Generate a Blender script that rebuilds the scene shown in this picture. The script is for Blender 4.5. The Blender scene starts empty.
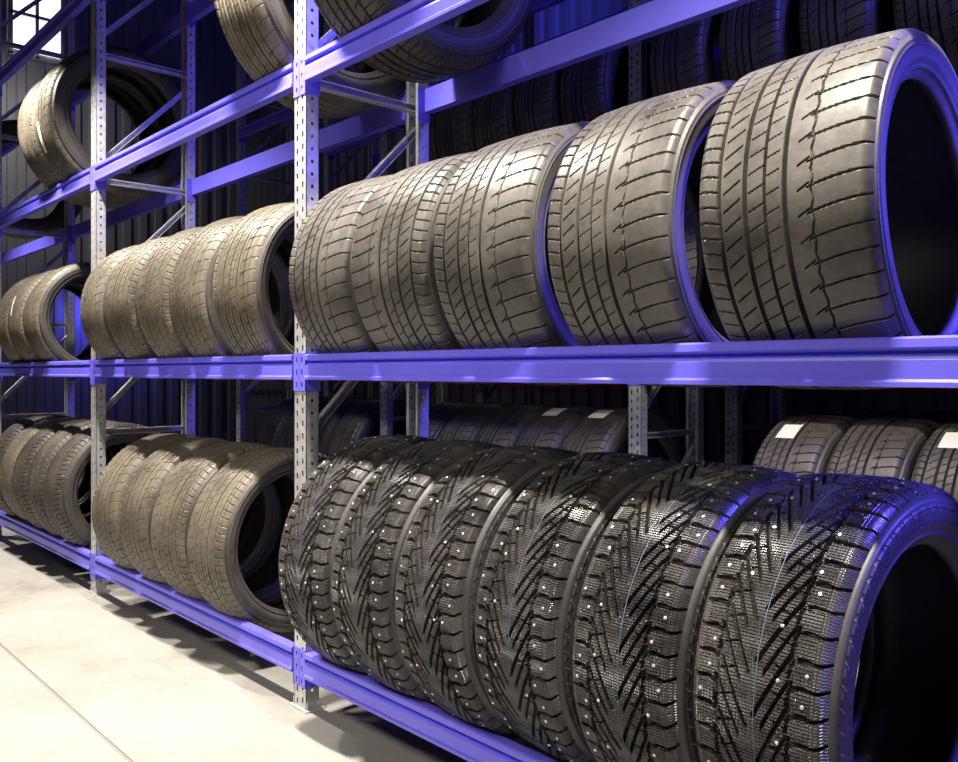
import bpy, math, random
import numpy as np
from mathutils import Matrix, Vector, Euler

random.seed(7); np.random.seed(7)
sc = bpy.context.scene
col = sc.collection
PI = math.pi

# ------------------------------------------------------------------ camera
c42, s42 = 0.740 / math.hypot(.740, .672), 0.672 / math.hypot(.740, .672)
cam_d = bpy.data.cameras.new('camera'); cam = bpy.data.objects.new('camera', cam_d); col.objects.link(cam)
cam.location = (0, -1.518, 1.14)
fw = Vector((-c42, s42, 0))
cam.rotation_euler = fw.to_track_quat('-Z', 'Y').to_euler()
cam_d.sensor_width = 36; cam_d.lens = 863 / 958 * 36
cam_d.shift_y = -9 / 958
cam_d.clip_start = .05
sc.camera = cam

# ------------------------------------------------------------------ world, lamps, exposure
sc.view_settings.view_transform = 'Standard'; sc.view_settings.look = 'None'
sc.view_settings.gamma = 1; sc.view_settings.exposure = 0.0
sc.view_settings.use_curve_mapping = False
w = bpy.data.worlds.new('world'); sc.world = w; w.use_nodes = True
w.node_tree.nodes['Background'].inputs[0].default_value = (.25, .25, .5, 1)
w.node_tree.nodes['Background'].inputs[1].default_value = .004

def area(name, loc, target, sx, sy, power, color, spread=180):
    d = bpy.data.lights.new(name, 'AREA'); d.shape = 'RECTANGLE'; d.size = sx; d.size_y = sy
    d.energy = power; d.color = color; d.spread = math.radians(spread)
    o = bpy.data.objects.new(name, d); col.objects.link(o); o.location = loc
    dv = Vector(target) - Vector(loc)
    z = -dv.normalized(); x = Vector((1, 0, 0))
    if abs(z.x) > .9: x = Vector((0, 1, 0))
    y = z.cross(x).normalized(); x = y.cross(z).normalized()
    o.rotation_euler = Matrix((x, y, z)).transposed().to_euler()
    return o
WARM = (1, .93, .82)
# the row of ceiling lamps over the aisle
for lx, lz, lp in ((-.75, 3.05, 70), (-2.55, 3.05, 95), (-4.15, 3.03, 70), (-5.12, 3.03, 55), (-7.6, 3.03, 80)):
    area('aisle_lamp', (lx, -.42, lz), (lx - .1, -.30, 0), .22, .06, lp * .71, WARM, 108)
area('aisle_lamp_front', (-2.0, -2.3, 2.9), (-2.2, .0, .9), 3.0, .8, 21, WARM, 85)
# violet-blue lamps in the storage beyond the right end of the rack
area('blue_lamp_right', (.30, .80, 1.80), (-.8, .3, 1.0), .25, .25, 26, (.10, .08, 1), 92)
area('blue_lamp_rear_aisle', (-.2, 1.25, 3.4), (-2.8, 1.2, 1.2), 1.0, .3, 22, (.12, .10, 1), 120)
area('blue_lamp_ceiling', (-4.5, 3.9, 4.3), (-6.0, 3.9, 6.4), 2.5, 1.0, 45, (.08, .08, 1), 120)
area('hall_lamp_far', (-10.6, .9, 5.0), (-12, 1.8, 3.4), .6, .6, 12, (1, .97, .95), 110)
area('second_aisle_fill', (-1.5, 1.22, 1.95), (-1.7, 1.6, .6), 1.6, .1, 11.0, WARM, 100)  # added warm fill that brightens the middle rack's lowest tyres and labels
area('blue_lamp_far', (-11.3, 2.3, 2.0), (-12, 2.5, 1.7), .3, .3, 8, (.08, .08, 1), 120)

# ------------------------------------------------------------------ materials
def mat(name, base, rough=.5, metal=0., spec=.5):
    m = bpy.data.materials.new(name); m.use_nodes = True
    b = m.node_tree.nodes['Principled BSDF']
    b.inputs['Base Color'].default_value = (*base, 1); b.inputs['Roughness'].default_value = rough
    b.inputs['Metallic'].default_value = metal; b.inputs['Specular IOR Level'].default_value = spec
    return m, m.node_tree.nodes, m.node_tree.links, b
def noise(N, L, scale, detail=4, vec=None, rough=.55):
    n = N.new('ShaderNodeTexNoise'); n.inputs['Scale'].default_value = scale; n.inputs['Detail'].default_value = detail
    n.inputs['Roughness'].default_value = rough
    if vec is not None: L.new(vec, n.inputs['Vector'])
    return n
def ramp(N, L, src, stops):
    r = N.new('ShaderNodeValToRGB'); e = r.color_ramp.elements
    while len(e) < len(stops): e.new(.5)
    for i, (p, c) in enumerate(stops): e[i].position = p; e[i].color = (*c, 1) if len(c) == 3 else c
    L.new(src, r.inputs[0]); return r
def bump(N, L, b, src, strength, dist=.01, prev=None):
    n = N.new('ShaderNodeBump'); n.inputs['Strength'].default_value = strength; n.inputs['Distance'].default_value = dist
    L.new(src, n.inputs['Height'])
    if prev: L.new(prev.outputs[0], n.inputs['Normal'])
    L.new(n.outputs[0], b.inputs['Normal']); return n
def objco(N):
    return N.new('ShaderNodeTexCoord').outputs['Object']

def rubber(name, c1, c2, rough, sipes=False, scl=5):
    m, N, L, b = mat(name, c1, rough)
    oc = objco(N)
    n = noise(N, L, scl, 6, oc, .65)
    n2 = noise(N, L, 60, 3, oc)
    mx = N.new('ShaderNodeMath'); mx.operation = 'MULTIPLY_ADD'; mx.inputs[1].default_value = .35
    L.new(n2.outputs[0], mx.inputs[0]); L.new(n.outputs[0], mx.inputs[2])
    r = ramp(N, L, mx.outputs[0], [(.48, c1), (.85, c2)])
    L.new(r.outputs[0], b.inputs['Base Color'])
    rr = N.new('ShaderNodeMapRange'); rr.inputs[1].default_value = .3; rr.inputs[2].default_value = .8
    rr.inputs[3].default_value = rough - .1; rr.inputs[4].default_value = rough + .15
    L.new(n.outputs[0], rr.inputs[0]); L.new(rr.outputs[0], b.inputs['Roughness'])
    bp = bump(N, L, b, n2.outputs[0], .25, .002)
    if sipes:   # fine zigzag sipes moulded across every block
        uv = N.new('ShaderNodeUVMap'); uv.uv_map = 'UVMap'
        sx = N.new('ShaderNodeSeparateXYZ'); L.new(uv.outputs[0], sx.inputs[0])
        def M(op, a, b_=None, c=None):
            q = N.new('ShaderNodeMath'); q.operation = op
            for i, v in enumerate((a, b_, c)):
                if v is None: continue
                if isinstance(v, (int, float)): q.inputs[i].default_value = v
                else: L.new(v, q.inputs[i])
            return q.outputs[0]
        zig = M('MULTIPLY', M('PINGPONG', sx.outputs[1], .0035), .55)
        s = M('PINGPONG', M('ADD', sx.outputs[0], zig), .0028)
        h = M('SMOOTH_MIN', M('DIVIDE', s, .0011), 1.0, .2)
        bump(N, L, b, h, 1.0, .005, bp)
    return m
RUB_W = rubber('winter_rubber', (.022, .020, .021), (.090, .082, .078), .31, True)
RUB_S = rubber('worn_summer_rubber', (.052, .047, .043), (.140, .128, .115), .42)
RUB_U = rubber('dusty_summer_rubber', (.070, .060, .045), (.175, .150, .112), .46)
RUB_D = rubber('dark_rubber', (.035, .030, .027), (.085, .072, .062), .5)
SIDE_W = rubber('winter_sidewall_rubber', (.035, .032, .034), (.065, .06, .06), .5)
SIDE_S = rubber('summer_sidewall_rubber', (.045, .040, .038), (.09, .08, .072), .55)
LINER = rubber('inner_liner_rubber', (.012, .012, .013), (.03, .03, .03), .5)

def paint_blue():
    m, N, L, b = mat('blue_beam_paint', (.12, .10, .78), .34)
    n = noise(N, L, 2.5, 5, objco(N))
    r = ramp(N, L, n.outputs[0], [(.3, (.145, .125, .84)), (.7, (.18, .16, .93))])
    L.new(r.outputs[0], b.inputs['Base Color'])
    n2 = noise(N, L, 90, 2, objco(N)); bump(N, L, b, n2.outputs[0], .08, .002)
    return m
BLUE = paint_blue()
def galv():
    m, N, L, b = mat('galvanised_steel', (.55, .55, .57), .42, .55)
    n = noise(N, L, 30, 4, objco(N))
    r = ramp(N, L, n.outputs[0], [(.3, (.50, .50, .52)), (.7, (.74, .74, .74))])
    L.new(r.outputs[0], b.inputs['Base Color']); return m
GALV = galv()
STUD = mat('stud_steel', (.85, .83, .80), .3, .6)[0]
PAPER = mat('white_paper', (.85, .83, .78), .7)[0]
def concrete():
    m, N, L, b = mat('concrete', (.5, .48, .44), .6)
    oc = objco(N)
    n = noise(N, L, 1.6, 8, oc, .62); n2 = noise(N, L, 22, 5, oc)
    mx = N.new('ShaderNodeMath'); mx.operation = 'MULTIPLY_ADD'; mx.inputs[1].default_value = .3
    L.new(n2.outputs[0], mx.inputs[0]); L.new(n.outputs[0], mx.inputs[2])
    r = ramp(N, L, mx.outputs[0], [(.42, (.19, .178, .155)), (.58, (.28, .268, .238)), (.85, (.345, .332, .302))])
    L.new(r.outputs[0], b.inputs['Base Color'])
    bump(N, L, b, n2.outputs[0], .15, .004); return m
CONC = concrete()
def sheet(name, c1, c2, rough=.5, metal=.2):
    m, N, L, b = mat(name, c1, rough, metal)
    n = noise(N, L, .8, 4, objco(N)); r = ramp(N, L, n.outputs[0], [(.35, c1), (.7, c2)])
    L.new(r.outputs[0], b.inputs['Base Color']); return m
SHEET = sheet('wall_sheet_steel', (.16, .16, .165), (.24, .24, .24))
ROOFM = sheet('roof_sheet_steel', (.09, .09, .095), (.13, .13, .14))
DARKP = mat('dark_joint_filler', (.22, .20, .17), .9)[0]
REDP = mat('red_rail_paint', (.5, .03, .03), .5)[0]
m_, N_, L_, b_ = mat('daylight_glazing', (.8, .85, .9), .2)
b_.inputs['Emission Color'].default_value = (.95, .97, 1, 1); b_.inputs['Emission Strength'].default_value = 1.6
GLAZE = m_

# ------------------------------------------------------------------ mesh helpers
class MB:
    def __init__(s): s.v = []; s.f = []
    def add(s, vs, fs):
        o = len(s.v); s.v += [tuple(p) for p in vs]; s.f += [tuple(i + o for i in f) for f in fs]
    def box(s, x0, x1, y0, y1, z0, z1):
        vs = [(x, y, z) for x in (x0, x1) for y in (y0, y1) for z in (z0, z1)]
        s.add(vs, [(0, 1, 3, 2), (4, 6, 7, 5), (0, 4, 5, 1), (2, 3, 7, 6), (0, 2, 6, 4), (1, 5, 7, 3)])
    def bar(s, a, b, w, h, up=(1, 0, 0)):   # rectangular bar between two points
        a = Vector(a); b = Vector(b); d = (b - a).normalized(); u = Vector(up); n = d.cross(u).normalized(); u = n.cross(d).normalized()
        vs = [p + u * i * w / 2 + n * j * h / 2 for p in (a, b) for i, j in ((-1, -1), (1, -1), (1, 1), (-1, 1))]
        s.add(vs, [(3, 2, 1, 0), (4, 5, 6, 7), (0, 1, 5, 4), (1, 2, 6, 5), (2, 3, 7, 6), (3, 0, 4, 7)])
    def channel(s, a, b, w, h, t=.003, up=(1, 0, 0)):   # folded steel channel
        a = Vector(a); b = Vector(b); d = (b - a).normalized(); u = Vector(up); n = d.cross(u).normalized(); u = n.cross(d).normalized()
        prof = [(-w/2, -h/2), (w/2, -h/2), (w/2, -h/2+t), (-w/2+t, -h/2+t), (-w/2+t, h/2-t), (w/2, h/2-t), (w/2, h/2), (-w/2, h/2)]
        k = len(prof)
        vs = [p + u * i + n * j for p in (a, b) for i, j in prof]
        fs = [(i, (i + 1) % k, (i + 1) % k + k, i + k) for i in range(k)]
        fs += [(0, 3, 2, 1), (0, 7, 4, 3), (4, 7, 6, 5)] + [(k, k+1, k+2, k+3), (k, k+3, k+4, k+7), (k+4, k+5, k+6, k+7)]
        s.add(vs, fs)
    def prism(s, prof, x0, x1):   # profile in (y, z) extruded along x
        k = len(prof); vs = [(x, y, z) for x in (x0, x1) for y, z in prof]
        fs = [(i, (i + 1) % k, (i + 1) % k + k, i + k) for i in range(k)] + [tuple(range(k - 1, -1, -1)), tuple(range(k, 2 * k))]
        s.add(vs, fs)
    def mesh(s, name, m):
        me = bpy.data.meshes.new(name); me.from_pydata(s.v, [], s.f); me.materials.append(m); me.update(); return me
def link(name, me, parent=None, loc=(0, 0, 0), rot=(0, 0, 0)):
    o = bpy.data.objects.new(name, me); col.objects.link(o); o.parent = parent; o.location = loc; o.rotation_euler = rot; return o
def tag(o, label=None, cat=None, group=None, kind=None):
    if label: o['label'] = label
    if cat: o['category'] = cat
    if group: o['group'] = group
    if kind: o['kind'] = kind
    return o
def empty(name, loc, label, cat, group=None):
    o = bpy.data.objects.new(name, None); col.objects.link(o); o.location = loc; o.empty_display_size = .1
    return tag(o, label, cat, group, 'thing')
def fixn(me):
    import bmesh
    b = bmesh.new(); b.from_mesh(me); bmesh.ops.recalc_face_normals(b, faces=b.faces); b.to_mesh(me); b.free()

# ------------------------------------------------------------------ building shell
XL, XR, YF, YB, H = -12., 4.5, -5., 4.6, 6.6
mb = MB()
JY = -.575
mb.box(XL, XR, YF, JY - .006, -.1, 0); mb.box(XL, XR, JY + .006, YB, -.1, 0)
fl = link('floor', mb.mesh('floor', CONC)); tag(fl, kind='structure')
mb = MB(); mb.box(XL, XR, JY - .006, JY + .006, -.1, -.003)
tag(link('trim_1', mb.mesh('trim_1', DARKP)), kind='structure')
def corrugated(name, p0, p1, z0, z1, inward, m, pitch=.22, depth=.04):
    """vertical trapezoidal sheeting between two floor points"""
    p0 = Vector((*p0, 0)); p1 = Vector((*p1, 0)); L = (p1 - p0).length; d = (p1 - p0) / L; n = Vector((*inward, 0))
    pts = []; t = 0
    while t < L:
        for q, e in ((0, 0), (.42, 0), (.5, 1), (.92, 1)):
            if t + q * pitch < L: pts.append((t + q * pitch, e * depth))
        t += pitch
    pts.append((L, 0))
    vs = []; fs = []
    for t, e in pts:
        a = p0 + d * t + n * e; vs += [(a.x, a.y, z0), (a.x, a.y, z1)]
    for i in range(len(pts) - 1): fs.append((2 * i, 2 * i + 2, 2 * i + 3, 2 * i + 1))
    k = len(vs)
    for t, e in pts:
        a = p0 + d * t - n * .05; vs += [(a.x, a.y, z0), (a.x, a.y, z1)]
    for i in range(len(pts) - 1): fs.append((k + 2 * i, k + 2 * i + 1, k + 2 * i + 3, k + 2 * i + 2))
    b = MB(); b.add(vs, fs); return tag(link(name, b.mesh(name, m)), kind='structure')
corrugated('wall_left', (XL, YF), (XL, YB), 0, H, (1, 0), SHEET)
corrugated('wall_back', (XL, YB), (XR, YB), 0, H, (0, -1), SHEET, .2, .035)
corrugated('wall_right', (XR, YF), (XR, YB), 0, H, (-1, 0), ROOFM)
corrugated('wall_front', (XL, YF), (XR, YF), 0, H, (0, 1), ROOFM)
b = MB()
x = XL
while x < XR:      # ribbed roof sheets
    b.box(x, min(x + .16, XR), YF, YB, H, H + .05); b.box(x + .16, min(x + .3, XR), YF, YB, H + .05, H + .08); x += .3
tag(link('ceiling', b.mesh('ceiling', ROOFM)), kind='structure')
i = 2
for y in np.arange(YF + .6, YB, 1.15):
    b = MB(); b.box(XL, XR, y - .03, y + .03, H - .18, H); b.box(XL, XR, y - .06, y + .06, H - .19, H - .18)
    tag(link('trim_%d' % i, b.mesh('purlin', ROOFM)), kind='structure'); i += 1
for x in (-10.2, -7.2, -4.2, -1.2):
    b = MB(); b.box(x - .07, x + .07, YF, YB, H - .5, H - .19); b.box(x - .12, x + .12, YF, YB, H - .52, H - .5)
    tag(link('trim_%d' % i, b.mesh('rafter', BLUE if x > -8 else ROOFM)), kind='structure'); i += 1
# daylight window high in the end wall
b = MB(); b.box(XL + .05, XL + .07, 1.42, 1.98, 5.2, 6.15)
wi = tag(link('window_1', b.mesh('window', GLAZE)), kind='structure')
b = MB()
for y in (1.40, 1.70, 2.0): b.box(XL + .04, XL + .11, y - .02, y + .02, 5.12, 6.18)
for z in (5.13, 5.65, 6.17): b.box(XL + .04, XL + .11, 1.38, 2.02, z - .02, z + .02)
link('window_frame', b.mesh('frame', GALV), wi)
b = MB(); b.box(XL + .2, XR, YB - .2, YB - .16, 1.0, 1.03)
tag(link('safety_rail', b.mesh('rail', REDP)), 'thin red rail running along the corrugated back wall', 'rail', kind='thing')

# ------------------------------------------------------------------ pallet rack pieces
SP = .0425      # pitch of the punched holes
PW, PD, RD = .077, .050, .53
def panel(cols, z0, z1, fn, holes, b):
    """punched sheet: cols = break positions, holes = {col index: (z offset, height)}"""
    zs = []; z = z0; k = 0
    zb = sorted(set([q for o, h in holes.values() for q in (o, o + h)]))
    while z < z1 - 1e-6:
        for q in [0] + zb: 
            if z + q < z1: zs.append(z + q)
        z += SP
    zs.append(z1)
    n = len(cols); vs = [fn(c, zz) for zz in zs for c in cols]; fs = []
    for j in range(len(zs) - 1):
        ph = ((zs[j] + zs[j + 1]) / 2 - z0) % SP
        for i in range(n - 1):
            if i in holes:
                o, h = holes[i]
                if o < ph < o + h and zs[j + 1] < z1: continue
            fs.append((j * n + i, j * n + i + 1, (j + 1) * n + i + 1, (j + 1) * n + i))
    b.add(vs, fs)
def solid(me_obj, t):
    m = me_obj.modifiers.new('thickness', 'SOLIDIFY'); m.thickness = t; m.offset = -1
def post_mesh(H, front=1):
    """C-shaped post, web at y=0 looking to -y, flanges going to +y; origin at right front bottom corner"""
    b = MB()
    panel([-PW, -.062, -.052, -.027, -.017, 0], 0, H, lambda c, z: (c, 0, z), {1: (.008, .019), 3: (.018, .019)}, b)
    panel([0, .019, .029, PD], 0, H, lambda c, z: (0, c, z), {1: (.014, .011)}, b)
    panel([0, .019, .029, PD], 0, H, lambda c, z: (-PW, PD - c, z), {1: (.014, .011)}, b)
    b.add([(0, PD, 0), (-.018, PD, 0), (-.018, PD, H), (0, PD, H)], [(0, 1, 2, 3)])
    b.add([(-PW, PD, 0), (-PW, PD, H), (-PW + .018, PD, H), (-PW + .018, PD, 0)], [(0, 1, 2, 3)])
    return b.mesh('post', GALV)
POST = {}
bF = MB(); bF.box(-PW - .015, .02, -.012, PD + .015, 0, .005); bF.box(-PW - .008, -PW - .003, 0, PD, .005, .03); bF.box(.003, .008, 0, PD, .005, .03)
FOOT = bF.mesh('foot', GALV)
def upright(x, yoff, H, label, group, top_levels=None):
    r = empty('upright_frame', (x, yoff, 0), label, 'rack frame', group)
    if H not in POST: POST[H] = post_mesh(H)
    p = link('post', POST[H], r, (0, 0, .004)); solid(p, .0022)
    p = link('post', POST[H], r, (-PW, RD, .004), (0, 0, PI)); solid(p, .0022)
    link('foot_plate', FOOT, r); link('foot_plate', FOOT, r, (-PW, RD, 0), (0, 0, PI))
    h = .18
    while h < H - .1:
        b = MB(); b.channel((-PW / 2, .012, h), (-PW / 2, RD - .012, h), .030, .028)
        link('horizontal_brace', b.mesh('horizontal_brace', GALV), r)
        if h + .6 < H:
            b = MB(); b.channel((-PW / 2, .03, h + .09), (-PW / 2, RD - .03, h + .575), .026, .026)
            link('diagonal_brace', b.mesh('diagonal_brace', GALV), r)
        h += .65
    return r
BPROF = [(.024, 0), (-.004, 0), (-.009, -.004), (-.010, -.018), (-.006, -.0215), (.006, -.024), (.006, -.030), (-.004, -.034),
         (-.006, -.040), (-.006, -.072), (-.011, -.077), (-.011, -.0856), (.024, -.0856)]
CONN = {}
def connector_mesh(side, rear=False):
    """hook plate: wraps half of the post front and its inner flange; side=+1 plate is left of beam end"""
    b = MB(); z1, z0 = .004, -.124
    zz = lambda k: z0 + k
    # front plate with slots
    if side > 0: cols = [-.037, -.027, -.017, .0022]; fx = .0022
    else: cols = [-PW - .0022, -.060, -.050, -.040]; fx = -PW - .0022
    panel(cols, z0, z1, lambda c, z: (c, -.0035, z), {1: (.012, .018)}, b)
    if side > 0: b.add([(fx, -.0035, z0), (fx, PD + .004, z0), (fx, PD + .004, z1), (fx, -.0035, z1)], [(0, 1, 2, 3)])
    else: b.add([(fx, PD + .004, z0), (fx, -.0035, z0), (fx, -.0035, z1), (fx, PD + .004, z1)], [(0, 1, 2, 3)])
    return b.mesh('connector', BLUE)
CL, CR = connector_mesh(1), connector_mesh(-1)
BM = {}
def beam(xa, xb, z, yoff, rear, label, group):
    """xa = right face of the left frame, xb = right face of the right frame; mesh origin at left end"""
    Ln = xb - PW - xa
    key = round(Ln, 3)
    if key not in BM:
        b = MB(); b.prism(BPROF, .004, Ln - .004); me = b.mesh('shelf_beam_body', BLUE); fixn(me); BM[key] = me
    if not rear:
        r = empty('rack_crossbeam', (xa, yoff, z), label, 'shelf beam', group)
        link('beam_body', BM[key], r)
        c = link('connector', CL, r); solid(c, .003)
        c = link('connector', CR, r, (xb - xa, 0, 0)); solid(c, .003)
    else:
        r = empty('rack_crossbeam', (xa, yoff + RD, z), label, 'shelf beam', group)
        link('beam_body', BM[key], r, (Ln, 0, 0), (0, 0, PI))
        c = link('connector', CR, r, (-PW, 0, 0), (0, 0, PI)); solid(c, .003)
        c = link('connector', CL, r, (xb - xa - PW, 0, 0), (0, 0, PI)); solid(c, .003)
    return r

FX = [-8.687, -6.636, -4.586, -2.535, .165]         # right faces of the frames
FN = ['fourth', 'third', 'second', 'first', 'near']
LV = [.20, 1.20, 2.20, 3.17]
racks = [('front rack', 0.0, 4.35), ('middle rack', 1.832, 4.35), ('back rack', 2.685, 4.35)]
frame_words = {0: 'beyond the far end bay of the front rack', 1: 'at the left photo edge in the front rack', 2: 'just left of the four dusty bottom tyres',
               3: 'beside the leftmost studded tyre', 4: 'past the right photo edge in the front rack'}
lw = {0: 'lowest', 1: 'second', 2: 'third', 3: 'top'}
bay_words = {0: 'far-end bay', 1: 'left-edge bay', 2: 'centre-left bay', 3: 'right-hand bay'}
fw_mid = {0: 'at its far end', 1: 'at its left end', 2: 'behind the leftmost studded tyre', 3: 'in the gap above the studded tyres', 4: 'at its right end'}
for rn, y0, HH in racks:
    for i, x in enumerate(FX):
        if rn != 'front rack' and i == 0: continue
        if rn == 'front rack':
            lab = 'punched galvanised upright frame ' + frame_words[i]
        else:
            lab = 'punched steel upright frame of the %s, %s' % (rn, fw_mid[i])
        upright(x, y0, HH, lab[:110], 'upright frames of the ' + rn)
    for bi in range(4):
        if rn != 'front rack' and bi == 0: continue
        for li, z in enumerate(LV):
            for rear in (False, True):
                lab = 'blue steel beam, %s level, %s side, %s of the %s' % (lw[li], 'rear' if rear else 'aisle', bay_words[bi], rn)
                beam(FX[bi], FX[bi + 1], z, y0, rear, lab, 'blue shelf beams of the ' + rn)

# ------------------------------------------------------------------ tyres
def ss(x, w_=.3): return x
def groove(d, w, dep, e=.0009):      # d distance to centreline in metres
    return dep * np.clip((w / 2 + e - np.abs(d)) / (2 * e), 0, 1)
def fr(x): return x - np.floor(x) - .5
def summer_depth(t, f, W, R, k):
    """t angle, f 0..1 across, returns groove depth; k = pattern variant"""
    circ = 2 * PI * R; U = -t / (2 * PI); d = np.zeros_like(t)
    if k == 0: G = [(.153, .0058, .017), (.316, .0068, .017), (.432, .0042, .014), (.548, .0068, .017), (.696, .0028, .006)]
    elif k == 1: G = [(.15, .0045, .011), (.33, .0068, .013), (.49, .0045, .011), (.65, .0068, .013), (.80, .0038, .010)]
    else: G = [(.13, .005, .009), (.30, .008, .010), (.44, .008, .010), (.58, .008, .010), (.76, .006, .009)]
    if k == 1:
        for fc, w in ((.07, .0022), (.24, .0028), (.41, .0024), (.57, .0024), (.725, .0028), (.90, .0020)): d = np.maximum(d, groove((f - fc) * W, w, .005))
    wob = .0015 / W * np.sin(U * 2 * PI * 60)
    for fc, w, dep in G:
        d = np.maximum(d, groove((f - fc + (wob if w < .003 else 0)) * W, w, dep))
    g = [q[0] for q in G]
    def lat(f0, f1, p, slope, quad, w, dep, ph=0.):
        nonlocal d
        n = round(circ / p); fm = (f - f0) / (f1 - f0)
        s = U * n - (slope * fm + quad * fm * fm) + ph
        q = groove(fr(s) * circ / n, w, dep) * ((f > f0) & (f < f1))
        d = np.maximum(d, q)
    lat(-.1, g[0] - .01, .030, .9, -.9, .0028, .006)
    th = .7 if k == 1 else 1.
    lat(g[0] + .03, g[1] - .03, .035, .62, 0, .0026 * th, .006 * th)
    lat(g[1] + .02, g[2], .035, .40, 0, .0018, .005, .2)
    lat(g[2], g[3] - .03, .035, .35, 0, .0016, .005, .5)
    lat(g[3] + .07, g[4] - .01, .046, .30, 0, .0028, .006, .1)
    if k < 2: lat(g[4] - .03, 1.1, .046, 1.0, -.62, .0028 * th, .007 * th)
    else: lat(g[4], 1.1, .027, .9, -.7, .0030, .006)
    return d
def winter_depth(t, f, W, R):
    circ = 2 * PI * R; U = -t / (2 * PI); v = 2 * f - 1; a = np.abs(v); d = np.zeros_like(t)
    N = 54; p = circ / N; ph = np.where(v > 0, 0, .5)
    def arm(a0, a1, k, w, off=0., m=1, dep=.011):
        # steep arms of the V: k pitches climbed per half width, one every m pitches
        nonlocal d
        ga = k * np.clip(a - .07, 0, 1) + 1.5 * np.minimum(a, .07)
        s = (U * N - ga + ph + off) / m
        sl = np.where(a > .07, k, 1.5) * p / (W / 2)
        q = groove(fr(s) * m * p / np.sqrt(1 + sl ** 2), w, dep, .0006) * ((a > a0) & (a < a1))
        d = np.maximum(d, q)
    arm(.03, .56, 5.6, .0074, 0, 2, .012)
    arm(.16, .52, 5.6, .0060, 1, 2, .012)
    # ribs cut into blocks
    c_ = fr(U * N + .9 * a + ph + .15)
    d = np.maximum(d, groove(c_ * p, .0036, .009) * ((a > .26) & (a < .52)))
    # shoulder blocks
    am = np.clip((a - .50) / .50, 0, 1)
    s = U * N - .45 * am - .12 * np.sin(am * 6) + ph + .3
    d = np.maximum(d, groove(fr(s) * p, .0115 - .0070 * am, .011, .0008) * (a > .50))
    # stepped groove between ribs and shoulder blocks
    st = fr(U * N + ph + .3)
    d = np.maximum(d, groove((a - .53 - .05 * st) * W / 2, .0052, .011, .0007))
    # zigzag sipes
    zz = np.abs(((v * W / 2) / .0046) % 1 - .5) * .0018
    sp = round(circ / .0062)
    q = groove(fr((U * circ + zz) / circ * sp) * circ / sp, .0011, .0022, .0004)
    d = np.maximum(d, q * (a < .80) * (np.abs((a * W / 2 / .012) % 1 - .5) < .44))
    d = np.maximum(d, groove((a - .82) * W / 2, .0012, .0018, .0008))
    d = np.maximum(d, groove((a - .87) * W / 2, .0012, .0018, .0008))
    return d
def tread_mesh(name, R, W, fn, nu, nv, crown, drop, m, squar=.82):
    t = np.linspace(0, 2 * PI, nu, endpoint=False); f = np.linspace(0, 1, nv)
    T, Fr = np.meshgrid(t, f, indexing='ij'); v = 2 * Fr - 1; a = np.abs(v)
    dep = fn(T, Fr)
    r = R - crown * v ** 2 - drop * np.clip((a - squar) / (1 - squar), 0, 1) ** 2.2
    dep = dep * np.clip((1 - a) / .02, 0, 1)
    r = r - dep
    X = v * W / 2
    co = np.stack([X, r * np.cos(T), r * np.sin(T)], -1).reshape(-1, 3)
    i = np.arange(nu)[:, None]; j = np.arange(nv - 1)[None, :]; i2 = (i + 1) % nu
    q = np.stack([i * nv + j, i2 * nv + j, i2 * nv + j + 1, i * nv + j + 1], -1).reshape(-1, 4)
    # underside closes the band
    co2 = []; 
    me = bpy.data.meshes.new(name); nf = len(q)
    me.vertices.add(len(co)); me.vertices.foreach_set('co', co.astype(np.float32).ravel())
    me.loops.add(nf * 4); me.loops.foreach_set('vertex_index', q[:, ::-1].astype(np.int32).ravel())
    me.polygons.add(nf); me.polygons.foreach_set('loop_start', np.arange(0, nf * 4, 4, dtype=np.int32))
    try: me.polygons.foreach_set('loop_total', np.full(nf, 4, np.int32))
    except Exception: pass
    uv = me.uv_layers.new(name='UVMap')
    circ = 2 * PI * R
    iu = np.broadcast_to(i, (nu, nv - 1)); U0 = iu / nu * circ; U1 = (iu + 1) / nu * circ
    jf = np.broadcast_to(j, (nu, nv - 1)); V0 = jf / (nv - 1) * W; V1 = (jf + 1) / (nv - 1) * W
    uvs = np.stack([np.stack([U0, V0], -1), np.stack([U1, V0], -1), np.stack([U1, V1], -1), np.stack([U0, V1], -1)], 2)[:, :, ::-1]
    uv.data.foreach_set('uv', uvs.astype(np.float32).ravel())
    me.materials.append(m); me.update(); me.validate(); me.shade_flat()
    return me
def lathe(name, prof, m, n=160, closed=False, smooth=True, mod=None):
    """prof: list of (x, r) revolved about the x axis"""
    t = np.linspace(0, 2 * PI, n, endpoint=False); k = len(prof)
    vs = []
    for a in t:
        for x, r in prof: vs.append((x, r * math.cos(a), r * math.sin(a)))
    fs = []
    kk = k if closed else k - 1
    for i in range(n):
        i2 = (i + 1) % n
        for j in range(kk):
            j2 = (j + 1) % k; fs.append((i * k + j, i * k + j2, i2 * k + j2, i2 * k + j))
    me = bpy.data.meshes.new(name); me.from_pydata(vs, [], fs); me.materials.append(m); me.update()
    fixn(me)
    if smooth: me.shade_smooth()
    return me
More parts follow.
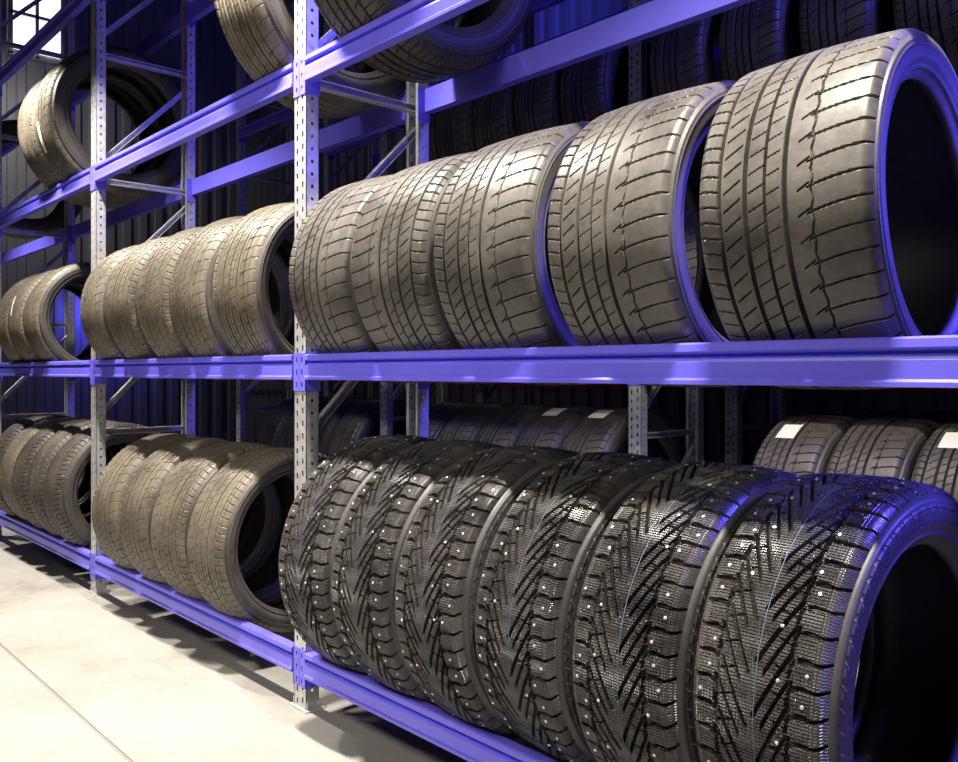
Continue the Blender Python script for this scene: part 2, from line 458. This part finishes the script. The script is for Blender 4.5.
def sidewall_mesh(R, W, rh, sgn, m, drop, crown, lugs=None, bg=.008):
    e = R - crown - drop; x0 = W / 2
    of = .004 if bg > .0035 else .0005
    P = [(x0 - .004, e - .006), (x0, e), (x0 + of, e - .008)]
    span = e - rh
    for q in np.linspace(.08, 1, 16):
        bulge = bg * math.sin(PI * min(1, q * 1.05)) ** .8 if q < .95 else 0
        xx = x0 + of + bulge - .020 * max(0, q - .55) / .45
        rr = e - span * q
        P.append((xx, rr))
        if .16 < q < .22 or .74 < q < .80: P.append((xx + .0022, rr - .001)); P.append((xx + .0022, rr - .0035)); P.append((xx, rr - .0045))
    P += [(x0 - .024, rh - .002), (x0 - .034, rh + .001), (x0 - .036, rh + .014), (x0 - .026, rh + .03)]
    P = [(sgn * x, r) for x, r in P]
    me = lathe('sidewall', P, m, 180)
    if lugs:
        import bmesh
        b = MB()
        for k in range(lugs):
            t0 = 2 * PI * k / lugs; dt = 2 * PI / lugs * .36
            xx = x0 + .004 + bg * .72; r1 = e - .016; r2 = e - .034; rm = e - .026
            def P3(r, t, x): return (sgn * x, r * math.cos(t), r * math.sin(t))
            # chevron: raised wedge mark
            ring = [(r1, t0 - dt), (r2, t0), (r1, t0 + dt), (rm + .004, t0 + dt), (r2 - .006, t0), (rm + .004, t0 - dt)]
            lo = [P3(r, t, xx - .004) for r, t in ring]; hi = [P3(r, t, xx + .0015) for r, t in ring]
            fs = [(0, 1, 4, 5), (1, 2, 3, 4)] if sgn < 0 else [(5, 4, 1, 0), (4, 3, 2, 1)]
            b.add(hi + lo, fs + [(i, (i + 1) % 6, (i + 1) % 6 + 6, i + 6) for i in range(6)])
            # dash of the broken ring lower on the wall
        nd = 84
        for k in range(nd):
            t0 = 2 * PI * k / nd; t1 = t0 + 2 * PI / nd * .62; ra = e - span * .50; rb = ra - .0022; xx = x0 + .004 + bg
            lo = [P3(ra, t0, xx - .004), P3(ra, t1, xx - .004), P3(rb, t1, xx - .004), P3(rb, t0, xx - .004)]
            hi = [P3(ra, t0, xx + .001), P3(ra, t1, xx + .001), P3(rb, t1, xx + .001), P3(rb, t0, xx + .001)]
            b.add(hi + lo, [(0, 1, 2, 3), (0, 1, 5, 4), (1, 2, 6, 5), (2, 3, 7, 6), (3, 0, 4, 7)])
        bm = bmesh.new(); bm.from_mesh(me); me2 = b.mesh('marks', m); bm.from_mesh(me2)
        bm.to_mesh(me); bm.free(); me.shade_smooth()
    return me
def liner_mesh(R, W, rh, drop):
    e = R - drop; x0 = W / 2
    P = [(-(x0 - .034), rh + .004), (-(x0 - .016), rh + .03), (-(x0 - .008), (rh + e) / 2), (-(x0 - .020), e - .024), (-(x0 - .06), R - .022), (0, R - .022),
         (x0 - .06, R - .024), (x0 - .020, e - .024), (x0 - .008, (rh + e) / 2), (x0 - .016, rh + .03), (x0 - .034, rh + .004)]
    return lathe('inner_liner', P, LINER, 128)
def label_mesh(R, f0, f1, W, t0, t1, crown, skew=0.):
    vs = []; fs = []; n = 10
    for i in range(n + 1):
        t = t0 + (t1 - t0) * i / n
        for f in (f0, f1):
            v = 2 * f - 1; r = R + .0018 - crown * v * v; vs.append((v * W / 2 + skew * i / n, r * math.cos(t), r * math.sin(t)))
    for i in range(n): fs.append((2 * i, 2 * i + 1, 2 * i + 3, 2 * i + 2))
    b = MB(); b.add(vs, fs); return b.mesh('paper_label', PAPER)

class Kind: pass
def make_kind(key, R, W, rh, fn, nu, nv, crown, drop, mt, ms, squar=.82, lugs=None, bg=.008):
    k = Kind(); k.R, k.W, k.crown = R, W, crown
    k.tread = tread_mesh(key + '_tread', R, W, fn, nu, nv, crown, drop, mt, squar)
    k.sL = sidewall_mesh(R, W, rh, -1, ms, drop, crown, lugs, bg); k.sR = sidewall_mesh(R, W, rh, 1, ms, drop, crown, lugs, bg)
    k.liner = liner_mesh(R, W, rh, drop)
    return k
K_T = make_kind('wide', .350, .328, .254, lambda t, f: summer_depth(t, f, .328, .35, 0), 900, 240, .006, .013, RUB_S, SIDE_S, .88, None, .003)
K_U = make_kind('touring', .350, .248, .262, lambda t, f: summer_depth(t, f, .248, .35, 1), 900, 200, .006, .014, RUB_U, SIDE_S, .84, None, .004)
K_V = make_kind('ribbed', .362, .262, .272, lambda t, f: summer_depth(t, f, .262, .362, 1), 900, 200, .008, .016, RUB_U, SIDE_S, .82, None, .004)
K_R = make_kind('rib', .372, .250, .262, lambda t, f: summer_depth(t, f, .25, .372, 2), 900, 180, .008, .018, RUB_D, SIDE_S, .80)
K_W = make_kind('winter', .403, .268, .277, lambda t, f: winter_depth(t, f, .268, .403), 2600, 210, .010, .016, RUB_W, SIDE_W, .84, 60)
K_L = make_kind('tall', .42, .275, .295, lambda t, f: summer_depth(t, f, .275, .42, 1), 1100, 115, .008, .016, RUB_U, SIDE_S, .80)
K_M = make_kind('dark_tall', .42, .275, .295, lambda t, f: summer_depth(t, f, .275, .42, 2), 1100, 115, .008, .018, RUB_D, SIDE_S, .80)
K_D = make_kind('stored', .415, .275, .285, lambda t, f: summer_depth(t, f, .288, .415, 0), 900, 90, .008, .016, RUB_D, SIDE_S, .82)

# one small steel stud, domed pin in a flange
bs = MB()
n = 10
ring = lambda r, z: [(r * math.cos(2 * PI * i / n), r * math.sin(2 * PI * i / n), z) for i in range(n)]
vs = ring(.0036, -.001) + ring(.0036, .0006) + ring(.0020, .0010) + ring(.0016, .0020) + [(0, 0, .0024)]
fs = []
for k_ in range(3): fs += [(k_ * n + i, k_ * n + (i + 1) % n, (k_ + 1) * n + (i + 1) % n, (k_ + 1) * n + i) for i in range(n)]
fs += [(3 * n + i, 3 * n + (i + 1) % n, 4 * n) for i in range(n)]
bs.add(vs, fs); STUDM = bs.mesh('stud', STUD)
def stud_places():
    out = []; rg = random.Random(3); N = 54
    pat = [.74, .64, .80, .68, .62, .77, .70]
    for k in range(N):
        for sgn in (1, -1):
            if rg.random() < .25: continue
            a = pat[(k + (3 if sgn < 0 else 0)) % 7] + rg.uniform(-.03, .03)
            ph = 0 if sgn > 0 else .5
            am = max(0, (a - .5) / .5)
            U = (k + .45 * am + .12 * math.sin(am * 6) - ph - .3 + rg.uniform(-.12, .12)) / N
            t = -U * 2 * PI; out.append((sgn * a, t % (2 * PI)))
    for k in range(24):
        U = (k + rg.random() * .6) / 24; out.append((rg.choice((-1, 1)) * rg.uniform(.30, .42), (-U * 2 * PI) % (2 * PI)))
    return out
LINEB = mat('pale_blue_paint', (.10, .19, .30), .7)[0]
LINEM = lathe('painted_line', [(x_, K_W.R + .0006) for x_ in (.0085, .0098)], LINEB, 200)
STP = stud_places()
def stud_matrix(k, v, t):
    r = k.R - k.crown * v * v + .0003
    p = Vector((v * k.W / 2, r * math.cos(t), r * math.sin(t))); nrm = Vector((0, math.cos(t), math.sin(t)))
    return p, nrm.to_track_quat('Z', 'X')
TY = 0
def tyre(k, x, y, z, label, group, yaw=0., lean=0., spin=None, flip=False, cat='tyre', stick=None, studs=False):
    """x, y, z: wheel centre"""
    if spin is None: spin = random.uniform(0, 2 * PI)
    yw = yaw + (PI if flip else 0); ln = -lean if flip else lean
    rot = Euler((0, -ln, yw)); off = rot.to_matrix() @ Vector((0, 0, k.R))
    r = empty('tyre', Vector((x, y, z)) - off, label, cat, group); r.rotation_euler = rot
    c = (0, 0, k.R); tr = link('tread', k.tread, r, c, (spin, 0, 0))
    link('sidewall', k.sL, r, c, (spin, 0, 0)); link('sidewall', k.sR, r, c, (spin, 0, 0)); link('inner_liner', k.liner, r, c, (spin, 0, 0))
    if stick:
        f0, f1, e0, e1 = stick[:4]      # e = elevation angle in degrees from the aisle-facing side, going up
        sk = stick[4] if len(stick) > 4 else 0.
        if flip: t0, t1 = math.radians(e0), math.radians(e1); f0, f1 = 1 - f1, 1 - f0
        else: t0, t1 = PI - math.radians(e0), PI - math.radians(e1)
        o = link('paper_label', label_mesh(k.R, f0, f1, k.W, t0, t1, k.crown, sk), r, c); o['label'] = 'blank white paper label'
    if studs:
        # the hundred studs that show, the remainder as one piece
        def key(s):
            a = (s[1] + spin) % (2 * PI); return abs(((a - math.radians(150)) + PI) % (2 * PI) - PI)
        order = sorted(STP, key=key); rs = Matrix.Rotation(spin, 3, 'X')
        rest = MB()
        for i, (v, t) in enumerate(order):
            p, q = stud_matrix(k, v, t)
            if i < 100:
                o = link('stud', STUDM, r); o.rotation_mode = 'QUATERNION'
                o.location = rs @ p + Vector(c); o.rotation_quaternion = rs.to_quaternion() @ q
            else:
                M_ = Matrix.Translation(rs @ p + Vector(c)) @ (rs.to_quaternion() @ q).to_matrix().to_4x4()
                rest.add([M_ @ Vector(vv) for vv in vs], fs)
        link('painted_line', LINEM, r, c)['label'] = 'thin pale blue line around the tread'
        o = link('studs', rest.mesh('studs', STUD), r); o['kind'] = 'stuff'
    return r
def zc(k, b): return b + math.sqrt(k.R ** 2 - .241 ** 2)
CY = .262
# studded winter tyres, lowest shelf
W = [(-2.345, .248, .03, 0), (-2.043, .252, .02, 0), (-1.737, .258, 0, .015), (-1.43, .275, -.02, -.03), (-1.10, .258, -.02, -.012), (-.794, .261, -.035, 0)]
wl = ['leftmost studded winter tyre, against the upright on the lowest shelf', 'studded winter tyre, second from the left on the lowest shelf',
      'studded winter tyre, third from the left on the lowest shelf', 'studded winter tyre, third from the right on the lowest shelf',
      'studded winter tyre next to the big rightmost one on the lowest shelf', 'rightmost and largest-looking studded winter tyre, blue light on its sidewall']
for (x, y, yw, ln), l in zip(W, wl):
    tyre(K_W, x, y, zc(K_W, LV[0]), l, 'studded winter tyres on the lowest shelf', yw, ln, studs=True)
# wide summer tyres, eye-level shelf, right-hand bay
T = [(-2.358, .035, -.03, 0), (-2.0, .06, 0, 1), (-1.62, .077, .01, 0), (-1.198, .01, 0, 0), (-.806, .058, .027, 0)]
tl = ['leftmost wide summer tyre right of the near upright at eye level', 'wide summer tyre second right of the near upright, fine ribs on its right shoulder',
      'middle one of the five wide summer tyres at eye level', 'wide summer tyre left of the largest one at eye level', 'largest-looking wide summer tyre, upper right, blue-lit rim edge']
for (x, yw, ln, fp), l in zip(T, tl):
    tyre(K_T, x, CY, zc(K_T, LV[1]), l, 'wide summer tyres at eye level', yw, ln, flip=bool(fp))
# eye-level shelf, centre-left bay
U = [(-4.432, .07, -.01, 0), (-4.08, .15, -.02, 1), (-3.70, .14, -.03, 1), (-3.345, .13, -.04, 0), (-2.965, .17, -.02, 0)]
ul = ['leftmost of five tan-dusty tyres at eye level, overlapping the left upright', 'second from left of five tan-dusty tyres at eye level', 'middle of five tan-dusty tyres at eye level',
      'second from right of five tan-dusty tyres at eye level', 'rightmost of five tan-dusty tyres at eye level, black opening showing']
for (x, yw, ln, fp), l in zip(U, ul):
    tyre(K_U, x, CY - .01, zc(K_U, LV[1]), l, 'dusty tyres at eye level, centre-left bay', yw, ln, flip=bool(fp))
# lowest shelf, centre-left bay
V = [(-4.215, .097, 0, 0), (-3.86, .095, -.02, 0), (-3.495, .10, 0, 1), (-3.13, .075, .01, 1)]
vl = ['leftmost of four dusty tyres on the lowest shelf', 'second from left of four dusty tyres on the lowest shelf', 'third from left of four dusty tyres on the lowest shelf',
      'rightmost of four dusty tyres on the lowest shelf, big black opening']
for (x, yw, ln, fp), l in zip(V, vl):
    tyre(K_V, x, CY - .015, zc(K_V, LV[0]), l, 'dusty tyres on the lowest shelf, centre-left bay', yw, ln, flip=bool(fp))
# left-edge bay
xl = ['rightmost dusty tyre of the lowest shelf left of the far upright', 'second dusty tyre left of the far upright on the lowest shelf', 'third dusty tyre left of the far upright on the lowest shelf',
      'fourth dusty tyre left of the far upright, cut by the photo edge', 'fifth dusty tyre left of the far upright on the lowest shelf']
for i, l in enumerate(xl):
    tyre(K_R if i != 3 else K_V, -4.98 - .315 * i, CY - .01, zc(K_R, LV[0]), l, 'dusty tyres on the lowest shelf, left-edge bay', .05, .02, flip=bool(i % 2))
yl = ['rightmost grey tyre at eye level left of the far upright, open centre showing the wall', 'eye-level tyre with a slanted white label on its tread, left edge', 'eye-level tyre behind the labelled one, cut by the left photo edge']
for i, l in enumerate(yl):
    tyre(K_U, -5.47 - .33 * i, CY, zc(K_U, LV[1]), l, 'tyres at eye level, left-edge bay', .02, 0, flip=bool(i % 2), stick=(.30, .42, 5, 26, .03) if i == 1 else None)
# third shelf
zl = ['big ribbed tyre on the third shelf with a white label low on its tread', 'ribbed tyre on the third shelf behind the one with a white label']
for i, l in enumerate(zl):
    tyre(K_L, -5.02 - .30 * i, CY, zc(K_L, LV[2]), l, 'tyres on the third shelf, left-edge bay', .03, 0, flip=bool(i), stick=(.24, .38, -30, -8, .03) if i == 0 else None)
tyre(K_L, -6.93, CY, zc(K_L, LV[2]), 'tyre on the third shelf at the left photo edge, seen through its open centre', 'tyres on the third shelf, left-edge bay')
tyre(K_L, -2.80, CY - .01, zc(K_L, LV[2]), 'worn tyre on the third shelf left of the near upright', 'tyres above the blue beam', .06, 0)
tyre(K_M, -2.23, CY - .01, zc(K_M, LV[2]), 'dark tyre on the third shelf right of the near upright, seen from below', 'tyres above the blue beam', .0, 0)

# ---- tyres in the racks behind
y2 = 1.832 + CY
OW = ['nearest to', 'second from', 'third from', 'fourth from', 'fifth from', 'sixth from', 'seventh from', 'eighth from', 'ninth from', 'tenth from', 'eleventh from', 'farthest from']
for i in range(5):
    tyre(K_D, -1.77 + .32 * i, y2, zc(K_D, LV[0]),
         ['labelled tyre leftmost in the middle rack, seen over the studded tyres', 'plain tyre between the two labelled ones in the middle rack', 'labelled tyre at the right photo edge in the middle rack',
          'middle-rack tyre just past the right photo edge, lowest level', 'middle-rack tyre near the right post, lowest level'][i],
         'tyres in the middle rack, lowest level', .0, 0, stick=(.22, .52, 52, 66) if i in (0, 2) else None)
for i in range(5):
    tyre(K_D, -2.85 - .325 * i, y2, zc(K_D, LV[0]),
         'dark tyre behind the left studded tyres, %s' % ['beside the post, white label on top', 'second from the post, white label on top', 'third from the post', 'fourth from the post', 'fifth from the post'][i],
         'tyres in the middle rack, lowest level', .0, 0, stick=(.2, .6, 62, 76) if i < 2 else None)
for i in range(4):
    tyre(K_D, -4.95 - .34 * i, y2, zc(K_D, LV[0]), 'dark tyre behind the four dusty tyres, %s' % ['beside the post', 'second from the post', 'third from the post', 'fourth from the post'][i],
         'tyres in the middle rack, lowest level')
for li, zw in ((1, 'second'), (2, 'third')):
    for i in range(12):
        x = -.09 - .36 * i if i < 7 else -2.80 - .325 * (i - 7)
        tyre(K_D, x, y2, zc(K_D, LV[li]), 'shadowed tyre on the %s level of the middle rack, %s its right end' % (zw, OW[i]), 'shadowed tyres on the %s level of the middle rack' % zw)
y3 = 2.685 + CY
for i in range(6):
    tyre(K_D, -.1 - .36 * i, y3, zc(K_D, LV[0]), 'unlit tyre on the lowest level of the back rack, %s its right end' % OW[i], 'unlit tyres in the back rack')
